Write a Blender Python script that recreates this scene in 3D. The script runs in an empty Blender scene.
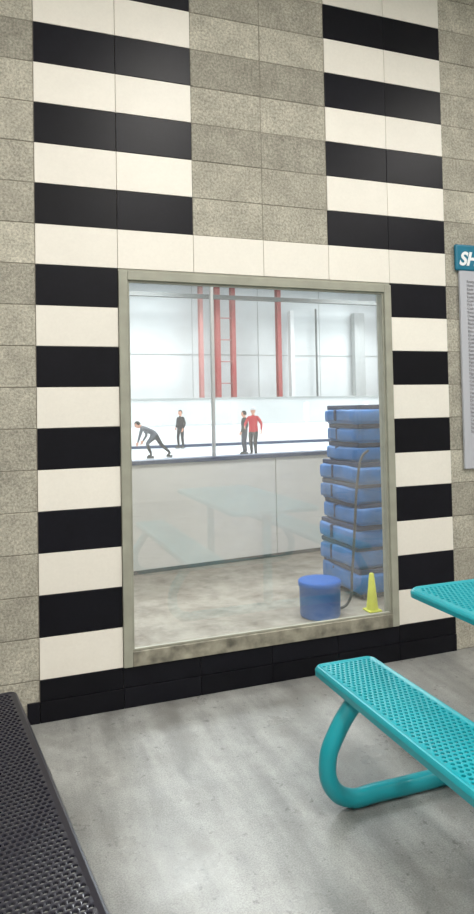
import bpy, bmesh, math, random
import numpy as np
from mathutils import Vector, Matrix, Euler
random.seed(4)
scene=bpy.context.scene
scene.view_settings.view_transform='Standard'
scene.view_settings.look='None'
B=0.4064;R=0.2032

# ---------------------------------------------------------------- materials
def new_mat(name):
    m=bpy.data.materials.new(name);m.use_nodes=True
    nt=m.node_tree;b=nt.nodes['Principled BSDF'];return m,nt,b
def c4(c): return (c[0],c[1],c[2],1.0)
def srgb(r,g,b):
    def f(v):
        v/=255.0
        return v/12.92 if v<=.04045 else ((v+.055)/1.055)**2.4
    return (f(r),f(g),f(b))
def mat(name,col,rough=.5,metal=0,var=.08,scale=6,bump=0,bscale=80,spec=.5,emit=None,es=0,coat=0):
    m,nt,b=new_mat(name)
    b.inputs['Roughness'].default_value=rough
    b.inputs['Metallic'].default_value=metal
    b.inputs['Specular IOR Level'].default_value=spec
    b.inputs['Coat Weight'].default_value=coat
    tc=nt.nodes.new('ShaderNodeTexCoord')
    n=nt.nodes.new('ShaderNodeTexNoise');n.inputs['Scale'].default_value=scale;n.inputs['Detail'].default_value=5
    nt.links.new(tc.outputs['Object'],n.inputs['Vector'])
    mr=nt.nodes.new('ShaderNodeMapRange')
    mr.inputs['From Min'].default_value=.25;mr.inputs['From Max'].default_value=.75
    mr.inputs['To Min'].default_value=1-var;mr.inputs['To Max'].default_value=1+var
    nt.links.new(n.outputs['Fac'],mr.inputs['Value'])
    vm=nt.nodes.new('ShaderNodeVectorMath');vm.operation='SCALE';vm.inputs[0].default_value=col
    nt.links.new(mr.outputs['Result'],vm.inputs['Scale'])
    nt.links.new(vm.outputs['Vector'],b.inputs['Base Color'])
    if bump:
        n2=nt.nodes.new('ShaderNodeTexNoise');n2.inputs['Scale'].default_value=bscale;n2.inputs['Detail'].default_value=4
        nt.links.new(tc.outputs['Object'],n2.inputs['Vector'])
        bp=nt.nodes.new('ShaderNodeBump');bp.inputs['Strength'].default_value=bump;bp.inputs['Distance'].default_value=.01
        nt.links.new(n2.outputs['Fac'],bp.inputs['Height']);nt.links.new(bp.outputs['Normal'],b.inputs['Normal'])
    if emit:
        b.inputs['Emission Color'].default_value=c4(emit);b.inputs['Emission Strength'].default_value=es
    return m

def tone_mat(name,col,rough,tonevar,var,pits=0,bump=.2,bscale=120,spec=.5,stain=0,staincol=(.2,.15,.1),scale=5):
    """block material: per-block 'tone' attribute + noise mottling + pits"""
    m,nt,b=new_mat(name)
    L=nt.links;N=nt.nodes
    b.inputs['Roughness'].default_value=rough;b.inputs['Specular IOR Level'].default_value=spec
    at=N.new('ShaderNodeAttribute');at.attribute_name='tone'
    tc=N.new('ShaderNodeTexCoord')
    n=N.new('ShaderNodeTexNoise');n.inputs['Scale'].default_value=scale;n.inputs['Detail'].default_value=8;n.inputs['Roughness'].default_value=.7
    L.new(tc.outputs['Object'],n.inputs['Vector'])
    nf=N.new('ShaderNodeTexNoise');nf.inputs['Scale'].default_value=bscale;nf.inputs['Detail'].default_value=4;nf.inputs['Roughness'].default_value=.75
    L.new(tc.outputs['Object'],nf.inputs['Vector'])
    def mr(src,a,c,fm=.25,fM=.75):
        q=N.new('ShaderNodeMapRange');q.inputs['From Min'].default_value=fm;q.inputs['From Max'].default_value=fM
        q.inputs['To Min'].default_value=a;q.inputs['To Max'].default_value=c;L.new(src,q.inputs['Value']);return q.outputs['Result']
    def mul(a,c):
        q=N.new('ShaderNodeMath');q.operation='MULTIPLY';L.new(a,q.inputs[0]);L.new(c,q.inputs[1]);return q.outputs[0]
    t=mul(mul(mr(at.outputs['Fac'],1-tonevar,1+tonevar,0,1),mr(n.outputs['Fac'],1-var,1+var)),mr(nf.outputs['Fac'],1-pits,1+pits,.35,.65))
    vm=N.new('ShaderNodeVectorMath');vm.operation='SCALE';vm.inputs[0].default_value=col;L.new(t,vm.inputs['Scale'])
    out=vm.outputs['Vector']
    if stain:
        # grime near the floor
        sx=N.new('ShaderNodeSeparateXYZ');L.new(tc.outputs['Object'],sx.inputs[0])
        g=mr(sx.outputs['Z'],stain,0,0.0,.9)
        gg=mul(g,mr(n.outputs['Fac'],0,1.6,.35,.7))
        mx=N.new('ShaderNodeMix');mx.data_type='RGBA';L.new(gg,mx.inputs[0]);L.new(out,mx.inputs[6]);mx.inputs[7].default_value=c4(staincol)
        out=mx.outputs[2]
    L.new(out,b.inputs['Base Color'])
    bp=N.new('ShaderNodeBump');bp.inputs['Strength'].default_value=bump;bp.inputs['Distance'].default_value=.004
    L.new(nf.outputs['Fac'],bp.inputs['Height']);L.new(bp.outputs['Normal'],b.inputs['Normal'])
    return m

M_black=tone_mat('black_glazed_tile',(.0065,.0065,.010),.36,.25,.25,.1,.03,60,.18)
M_white=tone_mat('cream_glazed_tile',(.83,.795,.725),.4,.035,.03,.02,.04,60,.35,stain=.14,staincol=(.45,.38,.28))
M_cmu=tone_mat('grey_concrete_block',(.405,.385,.325),.95,.22,.30,.34,1,80,.15,scale=7)
M_mortar=mat('mortar',(.25,.23,.19),.95,var=.1,bump=.3)
M_groutw=mat('tile_grout',(.36,.34,.30),.9)
M_frame=mat('painted_steel_frame',srgb(156,156,143),.5,var=.16,scale=9,bump=.05)
M_sill=mat('scuffed_steel_sill',srgb(138,134,120),.6,var=.6,scale=16,bump=.1)
M_teal=mat('teal_plastisol',srgb(18,155,168),.32,var=.05,spec=.5,coat=.15)
M_blackpl=mat('black_plastisol',(.012,.012,.024),.28,var=.1,spec=.6,coat=.3)
M_lobby=mat('painted_wall',(.55,.55,.52),.8,var=.03)
M_ceil=mat('ceiling_tile',(.7,.7,.68),.9,var=.03)
M_rinkwall=mat('white_metal_panel',(.67,.70,.71),.6,var=.12,scale=.35)
M_lowwall=mat('white_low_wall',(.80,.81,.81),.6,var=.03,scale=.5)
M_board=mat('white_hdpe_board',(.78,.78,.76),.3,var=.04,scale=3)
M_fboard=mat('white_far_board',(.85,.86,.86),.4,var=.03)
M_ice=mat('ice',(.85,.9,.94),.2,var=.03,scale=.6)
M_cap=mat('blue_board_cap',srgb(38,62,100),.4)
M_kick=mat('dark_kick_strip',(.05,.045,.035),.6,var=.3)
M_alu=mat('aluminium',(.6,.61,.62),.35,metal=.3,var=.03)
M_red=mat('red_painted_steel',srgb(158,66,66),.6,var=.10,scale=2)
M_redp=mat('faded_red_painted_steel',srgb(180,125,122),.6,var=.10,scale=2)
M_dark=mat('dark_steel',(.10,.11,.11),.5)
M_grey=mat('grey_steel',(.42,.44,.44),.5)
M_mat=mat('blue_vinyl_mat',srgb(36,118,196),.42,var=.25,scale=6,bump=.5,bscale=7)
M_matd=mat('dark_blue_gap_shade_strap',srgb(10,40,86),.5,var=.15)  # colour of the straps and of the painted shadow lines between mats
M_bucket=mat('blue_plastic',srgb(0,98,190),.5,var=.04,spec=.25)
M_bucketd=mat('blue_plastic_dark',srgb(0,84,168),.6,var=.04,spec=.25)
M_yel=mat('yellow_plastic',srgb(222,228,60),.45,var=.04)
M_hose=mat('rubber_hose',(.07,.07,.07),.6)

def glass_mat(name,f0,haze,tint=(.96,.985,.97,1)):
    m=bpy.data.materials.new(name);m.use_nodes=True;nt=m.node_tree;nt.nodes.clear();N=nt.nodes;L=nt.links
    o=N.new('ShaderNodeOutputMaterial');t=N.new('ShaderNodeBsdfTransparent');t.inputs[0].default_value=tint
    g=N.new('ShaderNodeBsdfGlossy');g.inputs['Roughness'].default_value=.01
    # Schlick reflectance
    lw=N.new('ShaderNodeLayerWeight');lw.inputs['Blend'].default_value=.5
    pw=N.new('ShaderNodeMath');pw.operation='POWER';pw.inputs[1].default_value=5;L.new(lw.outputs['Facing'],pw.inputs[0])
    f=N.new('ShaderNodeMapRange');f.inputs['To Min'].default_value=f0;f.inputs['To Max'].default_value=1;L.new(pw.outputs[0],f.inputs['Value'])
    x=N.new('ShaderNodeMixShader');L.new(f.outputs[0],x.inputs[0]);L.new(t.outputs[0],x.inputs[1]);L.new(g.outputs[0],x.inputs[2])
    # white diffuse streaks painted in for the lobby's reflected haze
    d=N.new('ShaderNodeBsdfDiffuse');d.inputs[0].default_value=(.9,.9,.88,1)
    tc=N.new('ShaderNodeTexCoord');mp=N.new('ShaderNodeMapping');mp.inputs['Rotation'].default_value=(0,.5,0);mp.inputs['Scale'].default_value=(1.2,1,3.5)
    n=N.new('ShaderNodeTexNoise');n.inputs['Scale'].default_value=1.6;n.inputs['Detail'].default_value=5
    r=N.new('ShaderNodeMapRange');r.inputs['From Min'].default_value=.35;r.inputs['From Max'].default_value=.75;r.inputs['To Min'].default_value=haze*.4;r.inputs['To Max'].default_value=haze*1.8
    L.new(tc.outputs['Object'],mp.inputs[0]);L.new(mp.outputs[0],n.inputs['Vector']);L.new(n.outputs['Fac'],r.inputs['Value'])
    y=N.new('ShaderNodeMixShader');L.new(r.outputs[0],y.inputs[0]);L.new(x.outputs[0],y.inputs[1]);L.new(d.outputs[0],y.inputs[2]);L.new(y.outputs[0],o.inputs[0])
    return m
M_glass=glass_mat('window_glass',.105,.045,(.985,.995,.99,1))

def floor_mat():
    m,nt,b=new_mat('sealed_concrete');N=nt.nodes;L=nt.links
    tc=N.new('ShaderNodeTexCoord')
    def noise(s,d=6,r=.6,vec=None):
        n=N.new('ShaderNodeTexNoise');n.inputs['Scale'].default_value=s;n.inputs['Detail'].default_value=d;n.inputs['Roughness'].default_value=r
        L.new(vec or tc.outputs['Object'],n.inputs['Vector']);return n.outputs['Fac']
    def mr(src,a,c,fm,fM):
        q=N.new('ShaderNodeMapRange');q.inputs['From Min'].default_value=fm;q.inputs['From Max'].default_value=fM
        q.inputs['To Min'].default_value=a;q.inputs['To Max'].default_value=c;L.new(src,q.inputs['Value']);return q.outputs['Result']
    def mul(a,c):
        q=N.new('ShaderNodeMath');q.operation='MULTIPLY';L.new(a,q.inputs[0]);L.new(c,q.inputs[1]);return q.outputs[0]
    mp=N.new('ShaderNodeMapping');mp.inputs['Rotation'].default_value=(0,0,math.radians(-14));mp.inputs['Scale'].default_value=(6,.9,1);L.new(tc.outputs['Object'],mp.inputs['Vector'])  # stretched noise: floor stains plus the table's streaky shadows put into the colour
    t=mul(mul(mr(noise(1.8),.80,1.12,.3,.7),mr(noise(1.0,5,.6,mp.outputs[0]),.68,1.1,.35,.62)),mul(mr(noise(14,6,.75),.84,1.08,.3,.7),mr(noise(170,3,.85),.64,1.2,.35,.65)))
    # dark scuff spots
    t=mul(t,mr(noise(26,3,.5),1,.6,.64,.72))
    vm=N.new('ShaderNodeVectorMath');vm.operation='SCALE';vm.inputs[0].default_value=(.34,.345,.335);L.new(t,vm.inputs['Scale'])
    mx=N.new('ShaderNodeMix');mx.data_type='RGBA';L.new(mr(noise(2.3,6,.7),0,.5,.52,.72),mx.inputs[0]);L.new(vm.outputs['Vector'],mx.inputs[6]);mx.inputs[7].default_value=(.17,.16,.145,1)
    L.new(mx.outputs[2],b.inputs['Base Color'])
    L.new(mr(noise(3),.22,.45,.3,.7),b.inputs['Roughness'])
    return m
M_floor=floor_mat()
def walk_mat():
    m,nt,b=new_mat('worn_beige_concrete');N=nt.nodes;L=nt.links
    tc=N.new('ShaderNodeTexCoord');n=N.new('ShaderNodeTexNoise');n.inputs['Scale'].default_value=3.6;n.inputs['Detail'].default_value=10;n.inputs['Roughness'].default_value=.78
    L.new(tc.outputs['Object'],n.inputs['Vector'])
    cr=N.new('ShaderNodeValToRGB');cr.color_ramp.elements[0].position=.32;cr.color_ramp.elements[0].color=c4(srgb(92,78,62));cr.color_ramp.elements[1].position=.58;cr.color_ramp.elements[1].color=c4(srgb(162,156,144))
    L.new(n.outputs['Fac'],cr.inputs[0]);L.new(cr.outputs[0],b.inputs['Base Color']);b.inputs['Roughness'].default_value=.4
    return m
M_walk=walk_mat()

# ---------------------------------------------------------------- mesh helpers
def mesh_obj(name,verts,faces,mats,fm=None,smooth=False,parent=None):
    me=bpy.data.meshes.new(name);me.from_pydata([tuple(v) for v in verts],[],faces)
    for m in mats: me.materials.append(m)
    if fm is not None: me.polygons.foreach_set('material_index',fm)
    if smooth: me.polygons.foreach_set('use_smooth',[True]*len(me.polygons))
    me.update()
    o=bpy.data.objects.new(name,me);scene.collection.objects.link(o)
    if parent: o.parent=parent
    return o
def box(name,lo,hi,m,bev=0,parent=None,seg=2):
    x0,y0,z0=lo;x1,y1,z1=hi
    v=[(x0,y0,z0),(x1,y0,z0),(x1,y1,z0),(x0,y1,z0),(x0,y0,z1),(x1,y0,z1),(x1,y1,z1),(x0,y1,z1)]
    f=[(0,3,2,1),(4,5,6,7),(0,1,5,4),(1,2,6,5),(2,3,7,6),(3,0,4,7)]
    o=mesh_obj(name,v,f,[m],parent=parent)
    if bev:
        b=o.modifiers.new('b','BEVEL');b.width=bev;b.segments=seg;b.limit_method='ANGLE'
    return o
def empty(name,loc=(0,0,0),rz=0):
    e=bpy.data.objects.new(name,None);scene.collection.objects.link(e);e.location=loc;e.rotation_euler=(0,0,rz);e.empty_display_size=.2
    return e
def tube(name,pts,r,m,parent=None,res=10,bez=True):
    cu=bpy.data.curves.new(name,'CURVE');cu.dimensions='3D';cu.bevel_depth=r;cu.bevel_resolution=5;cu.resolution_u=res;cu.use_fill_caps=True
    s=cu.splines.new('BEZIER' if bez else 'POLY')
    if bez:
        s.bezier_points.add(len(pts)-1)
        for p,q in zip(s.bezier_points,pts): p.co=q;p.handle_left_type=p.handle_right_type='AUTO'
    else:
        s.points.add(len(pts)-1)
        for p,q in zip(s.points,pts): p.co=(*q,1)
    t=bpy.data.objects.new('t',cu);scene.collection.objects.link(t)
    me=bpy.data.meshes.new_from_object(t.evaluated_get(bpy.context.evaluated_depsgraph_get()))
    bpy.data.objects.remove(t)
    me.materials.clear();me.materials.append(m)
    for p in me.polygons:p.use_smooth=True;p.material_index=0
    o=bpy.data.objects.new(name,me);scene.collection.objects.link(o)
    if parent: o.parent=parent
    return o
def lathe(name,prof,m,n=40,parent=None,loc=(0,0,0),fm=None,mats=None):
    v=[];f=[];idx=[]
    for (r,z) in prof:
        for i in range(n):
            a=2*math.pi*i/n;v.append((r*math.cos(a),r*math.sin(a),z))
    for j in range(len(prof)-1):
        for i in range(n):
            f.append((j*n+i,j*n+(i+1)%n,(j+1)*n+(i+1)%n,(j+1)*n+i));idx.append(fm[j] if fm else 0)
    o=mesh_obj(name,v,f,mats or [m],idx,smooth=True,parent=parent);o.location=loc
    return o

# ---------------------------------------------------------------- block wall
WX0,WX1=-9,15;ROWS=21;T=.12
class Blk:
    def __init__(s): s.v=[];s.f=[];s.m=[];s.t=[]
    def add(s,x0,x1,z0,z1,yf,mi,gap,bev,depth=.07,tone=None):
        x0+=gap;x1-=gap;z0+=gap;z1-=gap;b=len(s.v)
        def ring(i,y): return [(x0+i,y,z0+i),(x1-i,y,z0+i),(x1-i,y,z1-i),(x0+i,y,z1-i)]
        s.v+=ring(bev,yf)+ring(bev*.3,yf+bev*.3)+ring(0,yf+bev)+ring(0,yf+depth)
        F=[(b,b+1,b+2,b+3)]
        for k in range(3):
            for i in range(4):
                j=(i+1)%4;F.append((b+k*4+i,b+(k+1)*4+i,b+(k+1)*4+j,b+k*4+j))
        F.append((b+15,b+14,b+13,b+12))
        t=random.random() if tone is None else tone
        s.f+=F;s.m+=[mi]*len(F);s.t+=[t]*len(F)
    def box(s,x0,x1,y0,y1,z0,z1,mi):
        b=len(s.v)
        s.v+=[(x0,y0,z0),(x1,y0,z0),(x1,y1,z0),(x0,y1,z0),(x0,y0,z1),(x1,y0,z1),(x1,y1,z1),(x0,y1,z1)]
        F=[(0,3,2,1),(4,5,6,7),(0,1,5,4),(1,2,6,5),(2,3,7,6),(3,0,4,7)]
        s.f+=[tuple(b+i for i in q) for q in F];s.m+=[mi]*6;s.t+=[.5]*6
w=Blk()
for k in range(ROWS):
    for i in range(WX0,WX1):
        if 1<=i<5 and 1<=k<11: continue
        if k==0 and 0<=i<6: continue
        x0,x1,z0,z1=i*B,(i+1)*B,k*R,(k+1)*R
        if i in (0,1,4,5) or (k==11 and i in (2,3)):
            w.add(x0,x1,z0,z1,-.004,0 if k%2==0 else 1,.0011,.002)
        else:
            tn=min(1,max(0,(.75 if k%2 else .35)+random.uniform(-.35,.35)))
            w.add(x0,x1,z0,z1,.0015*random.uniform(-1,1)+.001,2,.0016,.003,tone=tn)
ox0,ox1,oz0,oz1=B,5*B,R,11*R
for (a,b_,c,d,mi) in [(WX0*B,0,0,ROWS*R,3),(0,ox0,0,ROWS*R,4),(ox1,6*B,0,ROWS*R,4),(6*B,WX1*B,0,ROWS*R,3)]:
    w.box(a,b_,.004,T,c,d,mi)
w.box(ox0,2*B,.004,T,oz1,ROWS*R,4);w.box(4*B,ox1,.004,T,oz1,ROWS*R,4)
w.box(2*B,4*B,.004,T,oz1,oz1+R,4);w.box(2*B,4*B,.004,T,oz1+R,ROWS*R,3)
w.box(ox0,ox1,.004,T,0,oz0,4)
wall=mesh_obj('wall_north',w.v,w.f,[M_black,M_white,M_cmu,M_mortar,M_groutw],w.m)
a=wall.data.attributes.new('tone','FLOAT','FACE');a.data.foreach_set('value',w.t)
bb=Blk()
for i in range(0,6):
    bb.add(i*B,(i+1)*B,R*.5,R,-.006,0,.001,.0015,.05)
    bb.add(i*B,(i+1)*B,0,R*.5,-.011,0,.001,.002,.055)
bb.add(-.06,0,0,R*.5,-.011,0,.001,.002,.0115)
base=mesh_obj('baseboard_north',bb.v,bb.f,[M_black],bb.m)
a=base.data.attributes.new('tone','FLOAT','FACE');a.data.foreach_set('value',bb.t)

# ---------------------------------------------------------------- window
win=empty('window_1')
fw=.046
def frame_ring(nm,x0,x1,z0,z1,wd,y0,y1,mt,bev=.003,bot=None,btop=None):
    bw=bot or wd;tw_=btop or wd
    box(nm+'_jamb_left',(x0,y0,z0),(x0+wd,y1,z1),mt,bev,win)
    box(nm+'_jamb_right',(x1-wd,y0,z0),(x1,y1,z1),mt,bev,win)
    box(nm+'_head',(x0+wd,y0,z1-tw_),(x1-wd,y1,z1),mt,bev,win)
    box(nm+'_sill',(x0+wd,y0,z0),(x1-wd,y1,z0+bw),M_sill if bot else mt,bev,win)
g=.001
frame_ring('frame',ox0+g,ox1-g,oz0+g,oz1-g-.012,fw,-.018,.03,M_frame,bot=.075)
frame_ring('stop',ox0+fw+g,ox1-fw-g,oz0+.076,oz1-fw-g-.012,.011,-.004,.014,M_frame,.002)
box('head_filler',(ox0+g,.0,oz1-.012),(ox1-g,.03,oz1-.0005),M_frame,0,win)
frame_ring('lining',ox0+g,ox1-g,oz0+g,oz1-g,.018,.031,T-.002,M_frame,.001,btop=.018)
box('glass_pane',(ox0+fw-.01,.0145,oz0+.066),(ox1-fw+.01,.0195,oz1-fw-.002),M_glass,0,win)

# ---------------------------------------------------------------- lobby shell
box('floor',(-3.6,-7.2,-.15),(6.1,T,0),M_floor)
box('ceiling',(-3.6,-7.2,4.27),(6.1,T,4.37),M_ceil)
box('wall_west',(-3.75,-7.2,0),(-3.6,T,4.27),M_lobby)
box('wall_east',(6.1,-7.2,0),(6.25,T,4.27),M_lobby)
box('wall_south',(-3.6,-7.35,0),(6.1,-7.2,4.27),M_lobby)

# ---------------------------------------------------------------- perforated coated furniture
def perforated(name,x0,x1,y0,y1,z,m,pitch=.02,rh=.0072,border=.022,rc=.03,lip=.035,parent=None):
    """expanded-metal style coated panel with rounded rolled rim"""
    v=[];f=[]
    ix0,ix1,iy0,iy1=x0+border,x1-border,y0+border,y1-border
    nx=max(2,int(round((ix1-ix0)/pitch)));ny=max(2,int(round((iy1-iy0)/pitch)))
    px=(ix1-ix0)/nx;py=(iy1-iy0)/ny
    th=.006
    def quad(a,b,c,d,zz=z):
        k=len(v);v.extend([(a,b,zz),(c,b,zz),(c,d,zz),(a,d,zz)]);f.append((k,k+1,k+2,k+3))
    for j in range(ny):
        off=0 if j%2==0 else .5
        n=nx if j%2==0 else nx-1
        yb=iy0+j*py
        if off:
            quad(ix0,yb,ix0+px/2,yb+py);quad(ix1-px/2,yb,ix1,yb+py)
        for i in range(n):
            xb=ix0+(i+off)*px;cx=xb+px/2;cy=yb+py/2
            k=len(v)
            O=[(-1,-1),(0,-1),(1,-1),(1,0),(1,1),(0,1),(-1,1),(-1,0)]
            for (a,b) in O: v.append((cx+a*px/2,cy+b*py/2,z))
            for (a,b) in O:
                l=math.hypot(a,b);v.append((cx+a/l*rh*1.08,cy+b/l*rh,z-.0006))
            for (a,b) in O:
                l=math.hypot(a,b);v.append((cx+a/l*rh*.98,cy+b/l*rh*.92,z-th))
            for q in range(8):
                r=(q+1)%8
                f.append((k+q,k+r,k+8+r,k+8+q));f.append((k+8+q,k+8+r,k+16+r,k+16+q))
    def loop(ax0,ax1,ay0,ay1,rr,zz,nseg=8):
        pts=[]
        for (cx,cy,a0) in [(ax1-rr,ay1-rr,0),(ax0+rr,ay1-rr,90),(ax0+rr,ay0+rr,180),(ax1-rr,ay0+rr,270)]:
            for s in range(nseg+1):
                an=math.radians(a0+90*s/nseg);pts.append((cx+rr*math.cos(an),cy+rr*math.sin(an),zz))
        return pts
    loops=[loop(ix0,ix1,iy0,iy1,0.0005,z)]
    e=border
    for (o_,dz) in [(e*.55,.003),(e*.8,.002),(e,-.005),(e+.003,-.012),(e+.002,-lip),(e-.006,-lip),(e-.006,-.012)]:
        loops.append(loop(ix0-o_,ix1+o_,iy0-o_,iy1+o_,rc if o_>=e*.7 else rc*.7,z+dz))
    k=len(v);n=len(loops[0])
    for l in loops: v.extend(l)
    for j in range(len(loops)-1):
        for i in range(n):
            f.append((k+j*n+i,k+(j+1)*n+i,k+(j+1)*n+(i+1)%n,k+j*n+(i+1)%n))
    o=mesh_obj(name,v,f,[m],parent=parent)
    return o
def picnic(name,ox,oy,rz,m,Lb=1.83,ty=.12,bench_w=.27,gap=.10,top_w=.70,pitch=.02):
    """local coords: near-left bench outer edge at x=0, wall end at y=0, extends to -y"""
    e=empty(name,(ox,oy,0),rz);rh=pitch*.36
    perforated('bench_left',0,bench_w,-Lb,0,.455,m,parent=e,pitch=pitch,rh=rh)
    tx0=bench_w+gap;tx1=tx0+top_w
    perforated('table_top',tx0,tx1,-Lb+ty,-ty,.755,m,parent=e,rc=.05,lip=.03,border=.03,pitch=pitch,rh=rh)
    bx=tx1+gap
    perforated('bench_right',bx,bx+bench_w,-Lb,0,.455,m,parent=e,pitch=pitch,rh=rh)
    c=(tx0+tx1)/2
    for n,yy in (('a',-.22),('b',-Lb+.22)):
        pl=[(.11,yy,.43),(.055,yy,.38),(-.015,yy,.29),(-.058,yy,.19),(-.04,yy,.09),(.03,yy,.038),(.14,yy,.0335),(c-.12,yy,.0335),(c,yy,.0335)]
        pr=[(2*c-x,y,z) for x,y,z in pl]
        tube('floor_loop_left_'+n,pl,.033,m,e);tube('floor_loop_right_'+n,pr,.033,m,e)
        tube('post_'+n,[(c-.05,yy,.03),(c-.05,yy,.73)],.034,m,e,bez=False)
        box('seat_bracket_left_'+n,(.02,yy-.025,.418),(bench_w-.02,yy+.025,.44),m,.004,e)
        box('seat_bracket_right_'+n,(2*c-bench_w+.02,yy-.025,.418),(2*c-.02,yy+.025,.44),m,.004,e)
        box('top_bracket_'+n,(tx0+.04,yy-.025,.715),(tx1-.04,yy+.025,.742),m,.004,e)
    tube('spine',[(c-.05,-.22,.66),(c-.05,-Lb+.22,.66)],.02,m,e,bez=False)
    return e
picnic('picnic_table',1.018,-.925,0,M_teal)
ang=math.atan2(.16,1.23)
tw=2*.27+2*.10+.70
e=picnic('picnic_table',0,0,ang,M_blackpl,pitch=.0175)
e.location=(-.12-tw*math.cos(ang),-.71-tw*math.sin(ang),0)

# ---------------------------------------------------------------- sign
sg=empty('wall_sign',(2.52,-.004,0))
M_sign=mat('sign_panel',srgb(182,184,192),.35,var=.02)
M_signh=mat('sign_header_teal',srgb(15,112,140),.35,var=.02)
M_txt=mat('sign_lettering_white',(.85,.87,.9),.5);M_txtd=mat('sign_print_dark',(.28,.28,.30),.6)
box('panel',(.01,-.018,1.10),(.86,-.0005,2.36),M_sign,.004,sg)
box('header',(-.02,-.026,2.335),(.88,-.0005,2.50),M_signh,.012,sg,4)
def text(s,loc,size,m,parent,shear=0,off=0):
    cu=bpy.data.curves.new('t','FONT');cu.body=s;cu.size=size;cu.extrude=.001;cu.shear=shear;cu.offset=off
    cu.materials.append(m);o=bpy.data.objects.new('lettering',cu);scene.collection.objects.link(o);o.parent=parent
    o.location=loc;o.rotation_euler=(math.pi/2,0,0);return o
text('SHARPENING',(.0,-.028,2.37),.115,M_txt,sg,.3,.004)
words=['Hockey skates','Figure skates','Goalie skates','Rental skates','Blade profile','Rivet repair','Eyelets','Steel change','Hand finish','Stone and polish','Same day service','Drop off before','Pick up at desk','Ask an attendant','Cash or card']
body='\n'.join(f"{random.choice(words).ljust(18)} .......... {random.choice(words)}" for _ in range(40))
text(body,(.06,-.0195,2.26),.024,M_txtd,sg)

# ---------------------------------------------------------------- camera maths (for placing things on the ground)
q=[0.6523, -0.1652, -3.3456, 1.4991, 0.3476, 0.0288, -0.0198]
yw,pt,rl=q[4:7]
Fw=np.array([math.sin(yw)*math.cos(pt),math.cos(yw)*math.cos(pt),math.sin(pt)])
ri=np.array([math.cos(yw),-math.sin(yw),0]);up=np.cross(ri,Fw)
Rt=ri*math.cos(rl)+up*math.sin(rl);Up=-ri*math.sin(rl)+up*math.cos(rl)

# ---------------------------------------------------------------- rink side
box('floor_walkway',(-8,T+.001,-.15),(14,2.52,0),M_walk)
box('floor_ledge',(-8,2.521,-.119),(14,3.9,-.001),M_walk)
bang=math.atan2(.2,2.05)
bd=empty('dasher_boards',(.975,2.64,0),bang)
xs=[-8+.0]+[1.49+2.44*k for k in range(-3,5)]+[12.5]
for n,(a_,b_) in enumerate(zip(xs[:-1],xs[1:])):
    box(f'panel_{n}',(a_+.004,0,.03),(b_-.004,.05,1.0),M_board,.003,bd)
box('kick_strip',(-8,-.006,.001),(12.5,.06,.035),M_kick,0,bd)
box('backing',(-8,.05,.0),(12.5,.12,.99),M_grey,0,bd)
box('cap_rail',(-8,-.02,1.0),(12.5,.15,1.04),M_cap,.006,bd)
for k in range(-3,5):
    x=.84+2.44*k
    box(f'glass_post_{k+3}',(x-.014,.05,1.04),(x+.014,.09,2.9),M_alu,.004,bd)
box('floor_rink',(-16,2.52,-.3),(40,34,-.12),M_grey)
box('ice_sheet',(-14,3.95,-.119),(38,23.9,-.1),M_ice)
fb=empty('far_dasher_boards',(0,24,0))
for k in range(-6,16):
    box(f'panel_{k+6}',(k*2.44+.01,0,-.1),((k+1)*2.44-.01,.06,.82),M_fboard,.004,fb)
for n,x in enumerate([-8,-3,2,6.2,8.56,9.63,13.2,16.4,21,26,31]):
    box(f'post_{n}',(x-.09,.065,-.1),(x+.09,.2,1.75),M_fboard,.0,fb)
box('cap',(-14,-.02,.82),(38,.1,.87),M_alu,.0,fb)
box('kick',(-14,-.012,-.1),(38,0,.02),M_cap,.0,fb)
box('low_wall',(-15.9,4.8,-.119),(39.9,5.0,2.05),M_rinkwall,0,fb)
box('low_wall_cap',(-15.9,4.75,2.05),(39.9,5.05,2.12),M_grey,0,fb)
box('wall_rink_north',(-16,32,-.12),(40,32.3,10),M_rinkwall)
box('wall_rink_west',(-16.3,T,-.12),(-16,32.3,10),M_rinkwall)
box('wall_rink_east',(40,T,-.12),(40.3,32.3,10),M_rinkwall)
box('ceiling_rink',(-16,T,10),(40,32.3,10.2),M_rinkwall)
def col(nm,x,y,wd,z1,m):
    e=empty(nm,(x,y,0))
    box('web',(-.03,-.14,-.11),(.03,.14,z1),m,0,e);box('flange_front',(-wd/2,-.17,-.11),(wd/2,-.14,z1),m,0,e);box('flange_back',(-wd/2,.14,-.11),(wd/2,.17,z1),m,0,e)
    box('base_plate',(-wd/2-.06,-.22,-.119),(wd/2+.06,.22,-.1),m,0,e)
for x,wd,m in [(10.1,.20,M_redp),(11.05,.26,M_red),(11.95,.24,M_red),(14.7,.24,M_red),(-2,.28,M_red),(22,.28,M_red),(28,.28,M_red)]:
    col('red_steel_column',x,30.6,wd,9.9,m)
br=empty('column_bracing',(0,30.6,0))
for z in (2.9,4.1,5.3,6.5): box('rung',(11.05,-.04,z),(11.95,.04,z+.06),M_redp,0,br)
bm=empty('roof_beam',(0,29.5,0))
box('beam_web',(-16,-.04,7.42),(40,.04,7.6),M_dark,0,bm);box('beam_flange',(-16,-.15,7.38),(40,.15,7.42),M_dark,0,bm)
tr=empty('roof_truss',(0,0,0))
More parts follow.
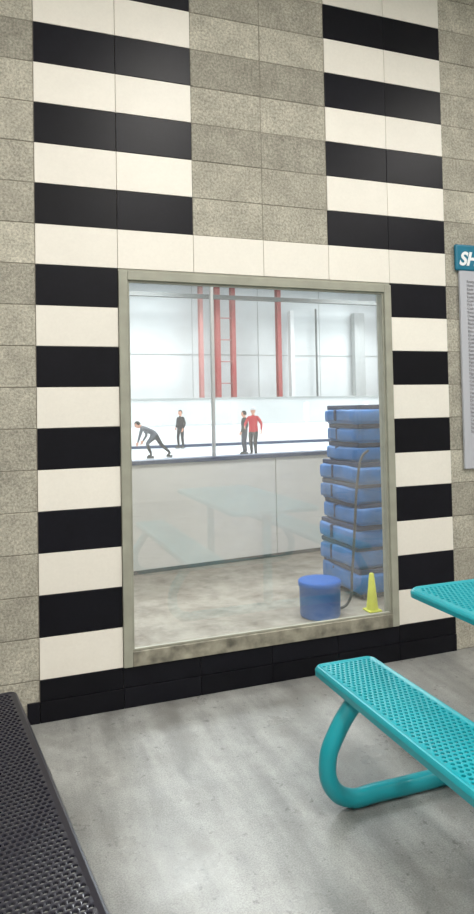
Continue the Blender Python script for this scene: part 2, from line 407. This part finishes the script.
for yy in (7,12,17,22,27):
    box('bottom_chord',(-16,yy-.07,8.3),(40,yy+.07,8.42),M_grey,0,tr)
    box('top_chord',(-16,yy-.07,9.75),(40,yy+.07,9.87),M_grey,0,tr)
    v=[];f=[]
    for k in range(0,46):
        xa=-15+k*1.2;za,zb=(8.4,9.77) if k%2 else (9.77,8.4);kk=len(v)
        v+=[(xa,yy-.03,za-.03),(xa,yy-.03,za+.03),(xa+1.2,yy-.03,zb+.03),(xa+1.2,yy-.03,zb-.03),(xa,yy+.03,za-.03),(xa,yy+.03,za+.03),(xa+1.2,yy+.03,zb+.03),(xa+1.2,yy+.03,zb-.03)]
        f+=[(kk,kk+1,kk+2,kk+3),(kk+7,kk+6,kk+5,kk+4),(kk,kk+4,kk+5,kk+1),(kk+3,kk+2,kk+6,kk+7),(kk,kk+3,kk+7,kk+4),(kk+1,kk+5,kk+6,kk+2)]
    mesh_obj('web_members',v,f,[M_grey],parent=tr)
for k in range(0,14):
    box('wall_seam',( -14+4*k,2.47,-.1),(-13.97+4*k,2.499,9.9),M_grey,0,bm)
box('wall_girt',(-15.9,2.46,4.6),(39.9,2.499,4.65),M_grey,0,bm)
dp=empty('wall_downpipe',(17.6,31.6,0));box('pipe',(-.05,-.05,1.2),(.05,.05,7.4),M_dark,.02,dp)
dp=empty('wall_duct',(15.9,31.5,0));box('duct',(-.12,-.2,.0),(.12,.2,7.2),M_lowwall,.02,dp)
dp=empty('wall_duct',(20.4,31.5,0));box('duct',(-.35,-.2,.0),(.35,.2,7.2),M_grey,.02,dp)

# mats
random.seed(9)
mt=empty('stacked_blue_mats',(2.46,1.13,0),math.radians(1))
z=.03;hts=[.185,.175,.165,.17,.16,.165,.155,.15,.15]
box('pallet',(0.02,.02,.0),(.5,.58,.03),M_kick,.003,mt)
for i,h in enumerate(hts):
    dx=random.uniform(-.016,.016)-(.02 if i<5 else 0);dy=random.uniform(-.01,.03)
    ln=.60 if i<6 else .50
    if i>=6: dy+=.02
    bmh=bmesh.new();bmesh.ops.create_cube(bmh,size=1)
    for vv in bmh.verts: vv.co=Vector((vv.co.x*.52,vv.co.y*ln,vv.co.z*(h-.016)))
    bmesh.ops.bevel(bmh,geom=list(bmh.edges),offset=.022,segments=3,affect='EDGES')
    bmesh.ops.subdivide_edges(bmh,edges=[e_ for e_ in bmh.edges if e_.calc_length()>.08],cuts=7,use_grid_fill=True)
    for vv in bmh.verts:
        x,y,zz=vv.co
        t=zz/(h*.5)
        puff=.012*(1-t*t)+.007*math.sin(14*y+2.1*i)*(1-t*t)+.004*math.sin(33*y+i)
        sag=.008*math.sin(8*y+1.7*i)+.03*(random.Random(i).random()-.5)*(y/.33)
        vv.co=Vector((dx+x+.26-(puff if x<-.2 else 0),dy+y+ln/2-(puff if y<-.2 else 0),z+(h-.010)/2+zz+(sag if i else max(0,sag)*(zz>0))))
    me=bpy.data.meshes.new('mat');bmh.to_mesh(me);bmh.free();me.materials.append(M_mat)
    for p in me.polygons:p.use_smooth=True
    o=bpy.data.objects.new(f'mat_{i}',me);scene.collection.objects.link(o);o.parent=mt
    box(f'mat_gap_shade_{i}',(dx+.008,dy+.008,z+h-.03),(.5+dx,ln-.01+dy,z+h+.008),M_matd,.008,mt,2)  # dark slab put in as the shadow line between two mats
    box(f'mat_strap_{i}',(dx-.016,dy+ln*.62,z+.03),(dx+.02,dy+ln*.62+.025,z+h-.03),M_matd,.002,mt,1)
    z+=h
tube('hanging_hose',[(2.49,1.05,1.16),(2.42,1.02,1.12),(2.37,1.01,.95),(2.33,1.0,.6),(2.29,.99,.25),(2.25,.98,.05),(2.19,.99,.012),(2.15,1.04,.012)],.010,M_hose)
lathe('blue_bucket',[(0.001,0.0),(.138,.0),(.144,.015),(.148,.215),(.155,.218),(.155,.248),(.149,.255),(.10,.257),(0.001,.257)],M_bucket,56,loc=(1.99,.93,0),fm=[0]*5+[1,1,1],mats=[M_bucket,M_bucketd])
cn=empty('yellow_safety_cone',(2.385,.87,0))
lathe('cone',[(.046,.012),(.043,.02),(.018,.27),(.012,.275),(.001,.276)],M_yel,24,cn)
box('base',(-.052,-.052,0),(.052,.052,.014),M_yel,.004,cn)

# ---------------------------------------------------------------- people
SK=mat('skin',srgb(205,150,125),.55);HAIRB=mat('dark_hair',(.02,.015,.012),.7);EYE=mat('eye_dark',(.01,.01,.01),.3)
JK=mat('red_jacket',srgb(185,30,45),.8);BK=mat('black_clothing',(.015,.015,.02),.8);NV=mat('navy_trousers',(.03,.035,.06),.8)
GY=mat('grey_clothing',srgb(85,88,95),.8);WH=mat('white_knit_hat',(.62,.62,.64),.8);BT=mat('skate_boot',(.02,.02,.02),.4);LIP=mat('lips',srgb(150,70,70),.5);MET=mat('blade_steel',(.5,.5,.52),.3,metal=1)
def person(name,u,v,depth,heading,J,mats,ice=-.097,hat=None,s=1.0):
    """J joints in local coordinates, facing +x, left +y, feet soles at z=0 (blade bottom)."""
    P=np.array(q[1:4])+depth*(Fw+Rt*(u-237)/652.3+Up*(457-66.7-v)/652.3)
    e=empty(name,(P[0],P[1],ice),heading);e.scale=(s,s,s)
    names=list(J);idx={n:i for i,n in enumerate(names)}
    E=[('pelvis','spine'),('spine','chest'),('chest','neck'),('neck','headb'),
       ('chest','shL'),('shL','elL'),('elL','wrL'),('chest','shR'),('shR','elR'),('elR','wrR'),
       ('pelvis','hpL'),('hpL','knL'),('knL','anL'),('anL','toL'),('pelvis','hpR'),('hpR','knR'),('knR','anR'),('anR','toR')]
    rad=dict(pelvis=(.14,.11),spine=(.13,.10),chest=(.145,.11),neck=(.055,.055),headb=(.05,.05),sh=(.068,.066),el=(.048,.048),wr=(.032,.03),hp=(.095,.095),kn=(.066,.066),an=(.048,.048),to=(.04,.035))
    me=bpy.data.meshes.new('body');me.from_pydata([J[n] for n in names],[(idx[a],idx[b]) for a,b in E],[])
    o=bpy.data.objects.new('body_tmp',me);scene.collection.objects.link(o)
    o.modifiers.new('s','SKIN');
    for n in names:
        r=rad.get(n) or rad[n[:2]];sv=me.skin_vertices[0].data[idx[n]];sv.radius=r;sv.use_root=(n=='pelvis')
    ss=o.modifiers.new('ss','SUBSURF');ss.levels=2;ss.render_levels=2
    dg=bpy.context.evaluated_depsgraph_get();m2=bpy.data.meshes.new_from_object(o.evaluated_get(dg));bpy.data.objects.remove(o)
    body=bpy.data.objects.new('body',m2);scene.collection.objects.link(body);body.parent=e
    m2.materials.clear();ml=[mats['top'],mats['leg'],SK,BT]
    for m in ml:m2.materials.append(m)
    def reg(a,b):
        if a in('neck',):return 2
        if a[:2]=='an':return 3
        if a[:2] in('hp','kn') or (a=='pelvis' and b[:2]=='hp'):return 1
        return 0
    segs=[(np.array(J[a]),np.array(J[b]),reg(a,b),a[:2] in('sh','el') or b[:2] in ('sh','el')) for a,b in E]
    pel=np.array(J['pelvis']);sd_=np.array(J['spine'])-pel;sd_=sd_/np.linalg.norm(sd_)
    for p in m2.polygons:
        c=np.array(p.center);best=9;bi=0;arm=False
        for A,Bv,rg,ar in segs:
            d=Bv-A;t=max(0,min(1,(c-A)@d/(d@d)));dd=np.linalg.norm(c-A-t*d)
            if dd<best:best=dd;bi=rg;arm=ar
        if bi in (0,1) and not arm: bi=0 if (c-pel)@sd_>-.05 else 1
        p.material_index=bi;p.use_smooth=True
    hd=empty('head');hd.parent=e
    hb=Vector(J['headb']);nk=Vector(J['neck']);dr=(hb-nk).normalized()
    tilt=math.atan2(dr.x,dr.z)*.6
    hd.location=hb+dr*.07;hd.rotation_euler=(0,tilt,0)
    bm_=bmesh.new();bmesh.ops.create_uvsphere(bm_,u_segments=24,v_segments=16,radius=1)
    for vv in bm_.verts:
        x,y,z_=vv.co
        wj=1-.28*max(0,-z_)*(1 if x>-.2 else .5)
        vv.co=(x*.098*wj+(.012*max(0,-z_) if x>0 else 0),y*.078*wj,z_*.118)
        if abs(y)<.18 and x>.5 and -.35<z_<.12: vv.co.x+=.018*(1-abs(z_+.15)*1.8)
    mh=bpy.data.meshes.new('skull');bm_.to_mesh(mh);bm_.free();mh.materials.append(SK)
    for p in mh.polygons:p.use_smooth=True
    so=bpy.data.objects.new('skull',mh);scene.collection.objects.link(so);so.parent=hd
    def ball(nm,loc,sc,m,cut=None):
        b_=bmesh.new();bmesh.ops.create_uvsphere(b_,u_segments=16,v_segments=12,radius=1)
        if cut: bmesh.ops.delete(b_,geom=[vv for vv in b_.verts if cut(vv.co)],context='VERTS')
        k=bpy.data.meshes.new(nm);b_.to_mesh(k);b_.free();k.materials.append(m)
        for p in k.polygons:p.use_smooth=True
        ob=bpy.data.objects.new(nm,k);scene.collection.objects.link(ob);ob.parent=hd;ob.location=loc;ob.scale=sc
    for sy in(-1,1):
        ball('eye',(.086,sy*.03,.005),(.01,.013,.008),EYE);ball('ear',(-.005,sy*.077,-.01),(.02,.01,.03),SK)
    ball('mouth',(.09,0,-.062),(.01,.022,.005),LIP)
    ball('hair',(-.012,0,.018),(.103,.086,.112),HAIRB,lambda c:(c.x>.35 and c.z<.45) or c.z<-.65)
    if hat:
        ball('knit_hat',(-.004,0,.035),(.108,.092,.105),hat,lambda c:c.z<-.05)
        ball('pompom',(-.004,0,.15),(.028,.028,.028),hat)
    for sd in('L','R'):
        wr=Vector(J['wr'+sd]);el=Vector(J['el'+sd]);d=(wr-el).normalized()
        side=Vector((0,1,0)) if abs(d.y)<.8 else Vector((1,0,0))
        fw_=d.cross(side).normalized();side=fw_.cross(d).normalized()
        if fw_.x<0: fw_=-fw_
        def chain(pts,rs):
            n=8;v=[];f=[]
            for j,(p,r) in enumerate(zip(pts,rs)):
                t=(pts[min(j+1,len(pts)-1)]-pts[max(j-1,0)]).normalized();aa=t.orthogonal().normalized();bb_=t.cross(aa)
                for i in range(n):
                    an=2*math.pi*i/n;v.append(p+(aa*math.cos(an)+bb_*math.sin(an))*r)
            for j in range(len(pts)-1):
                for i in range(n):f.append((j*n+i,j*n+(i+1)%n,(j+1)*n+(i+1)%n,(j+1)*n+i))
            f.append(tuple(range(n))[::-1]);f.append(tuple((len(pts)-1)*n+i for i in range(n)))
            mesh_obj('finger',v,f,[SK],smooth=True,parent=e)
        pm=[wr-d*.02,wr+d*.02,wr+d*.05,wr+d*.085]
        V=[];F=[]
        for p,wd in zip(pm,(.026,.034,.042,.040)):
            for i in range(10):
                an=2*math.pi*i/10;V.append(p+fw_*math.cos(an)*wd+side*math.sin(an)*.016)
        for j in range(3):
            for i in range(10):F.append((j*10+i,j*10+(i+1)%10,(j+1)*10+(i+1)%10,(j+1)*10+i))
        F.append(tuple(range(10))[::-1]);F.append(tuple(30+i for i in range(10)))
        mesh_obj('palm',V,F,[SK],smooth=True,parent=e)
        inn=side*(-1 if sd=='L' else 1)
        for k,ln in enumerate((.07,.08,.075,.058)):
            b0=wr+d*.08+fw_*(.03-.02*k)
            chain([b0,b0+d*ln*.45,b0+d*ln*.75+inn*ln*.2,b0+d*ln*.92+inn*ln*.45],(.0095,.009,.008,.0065))
        b0=wr+d*.025+fw_*.028
        chain([b0,b0+d*.02+fw_*.025,b0+d*.05+fw_*.035+inn*.012],(.012,.010,.008))
        an=Vector(J['an'+sd]);to=Vector(J['to'+sd]);dd=(to-an);dd.z=0;dd.normalize()
        zb=min(an.z,to.z)-.04
        yaw=math.atan2(dd.y,dd.x)
        bl=box('blade',(-.08,-.002,-.05),(.17,.002,-.012),MET,0,e);bl.location=(an.x,an.y,zb);bl.rotation_euler=(0,0,yaw)
        bo=box('boot_sole',(-.085,-.035,-.014),(.165,.035,.05),BT,.02,e);bo.location=(an.x,an.y,zb);bo.rotation_euler=(0,0,yaw)
    return e
stand=dict(pelvis=(0,0,.90),spine=(.01,0,1.04),chest=(0,0,1.21),neck=(0,0,1.40),headb=(.01,0,1.46),
  shL=(0,.155,1.31),elL=(-.04,.22,1.07),wrL=(.06,.20,.86),shR=(0,-.155,1.31),elR=(-.03,-.23,1.07),wrR=(.10,-.18,.89),
  hpL=(0,.09,.86),knL=(.03,.11,.49),anL=(-.02,.12,.13),toL=(.12,.14,.09),hpR=(0,-.09,.86),knR=(.05,-.12,.49),anR=(.0,-.13,.13),toR=(.14,-.15,.09))
stride=dict(stand);stride.update(knL=(.14,.10,.50),anL=(.10,.11,.13),toL=(.24,.12,.09),knR=(-.05,-.12,.50),anR=(-.22,-.15,.15),toR=(-.09,-.19,.10),elL=(-.10,.25,1.10),wrL=(.02,.28,.89),elR=(.08,-.25,1.10),wrR=(.26,-.2,1.02))
bend=dict(pelvis=(-.05,0,.80),spine=(.08,0,.90),chest=(.26,0,1.0),neck=(.42,0,1.07),headb=(.48,0,1.10),
  shL=(.36,.155,1.0),elL=(.42,.22,.76),wrL=(.50,.16,.55),shR=(.36,-.155,1.0),elR=(.30,-.27,.78),wrR=(.42,-.22,.58),
  hpL=(-.05,.09,.77),knL=(.20,.12,.50),anL=(.05,.13,.13),toL=(.19,.14,.09),hpR=(-.05,-.09,.77),knR=(-.22,-.14,.46),anR=(-.52,-.18,.18),toR=(-.40,-.24,.10))
left=math.pi-yw
person('ice_skater',254,458,21.3,left+1.2,stride,dict(top=JK,leg=BK),hat=WH)
person('ice_skater',245,452,22.6,left-.4,stand,dict(top=BK,leg=NV),s=.93)
person('ice_skater',181,447,27.0,left+.9,stand,dict(top=BK,leg=BK),s=.97)
person('ice_skater',154,458,21.7,left-.1,bend,dict(top=GY,leg=BK))

# ---------------------------------------------------------------- lights
def area(name,loc,sx,sy,power,col=(1,1,1),rot=(0,0,0)):
    l=bpy.data.lights.new(name,'AREA');l.shape='RECTANGLE';l.size=sx;l.size_y=sy;l.energy=power;l.color=col
    o=bpy.data.objects.new(name,l);scene.collection.objects.link(o);o.location=loc;o.rotation_euler=rot;return o
for (x,y,p) in [(-1.6,-2.4,72),(1.2,-2.4,72),(4.0,-2.4,64),(-1.2,-5,76),(1.4,-5,76),(4.0,-5,70)]:
    area('ceiling_light',(x,y,4.24),.6,1.5,p,(1,.965,.905))
for (x,y) in [(2,8),(14,8),(2,20),(14,20),(26,14),(6,27),(20,27)]:
    area('rink_light',(x,y,8.2),5,3,1080,(.955,.99,1))
area('walkway_fill',(2.2,.9,4.6),4,1.0,185,(1,.985,.95))  # added fill, no fixture: brightens walkway floor, boards and mat fronts
wd=bpy.data.worlds.new('World');scene.world=wd;wd.use_nodes=True;wd.node_tree.nodes['Background'].inputs[0].default_value=(.8,.85,.9,1);wd.node_tree.nodes['Background'].inputs[1].default_value=.2

# ---------------------------------------------------------------- camera
cam=bpy.data.cameras.new('camera');co=bpy.data.objects.new('camera',cam);scene.collection.objects.link(co)
Mx=Matrix(((Rt[0],Up[0],-Fw[0],q[1]),(Rt[1],Up[1],-Fw[1],q[2]),(Rt[2],Up[2],-Fw[2],q[3]),(0,0,0,1)))
co.matrix_world=Mx
cam.sensor_fit='VERTICAL';cam.sensor_height=24;cam.lens=652.3/914*24;cam.shift_y=-66.7/914
cam.clip_end=200
scene.camera=co
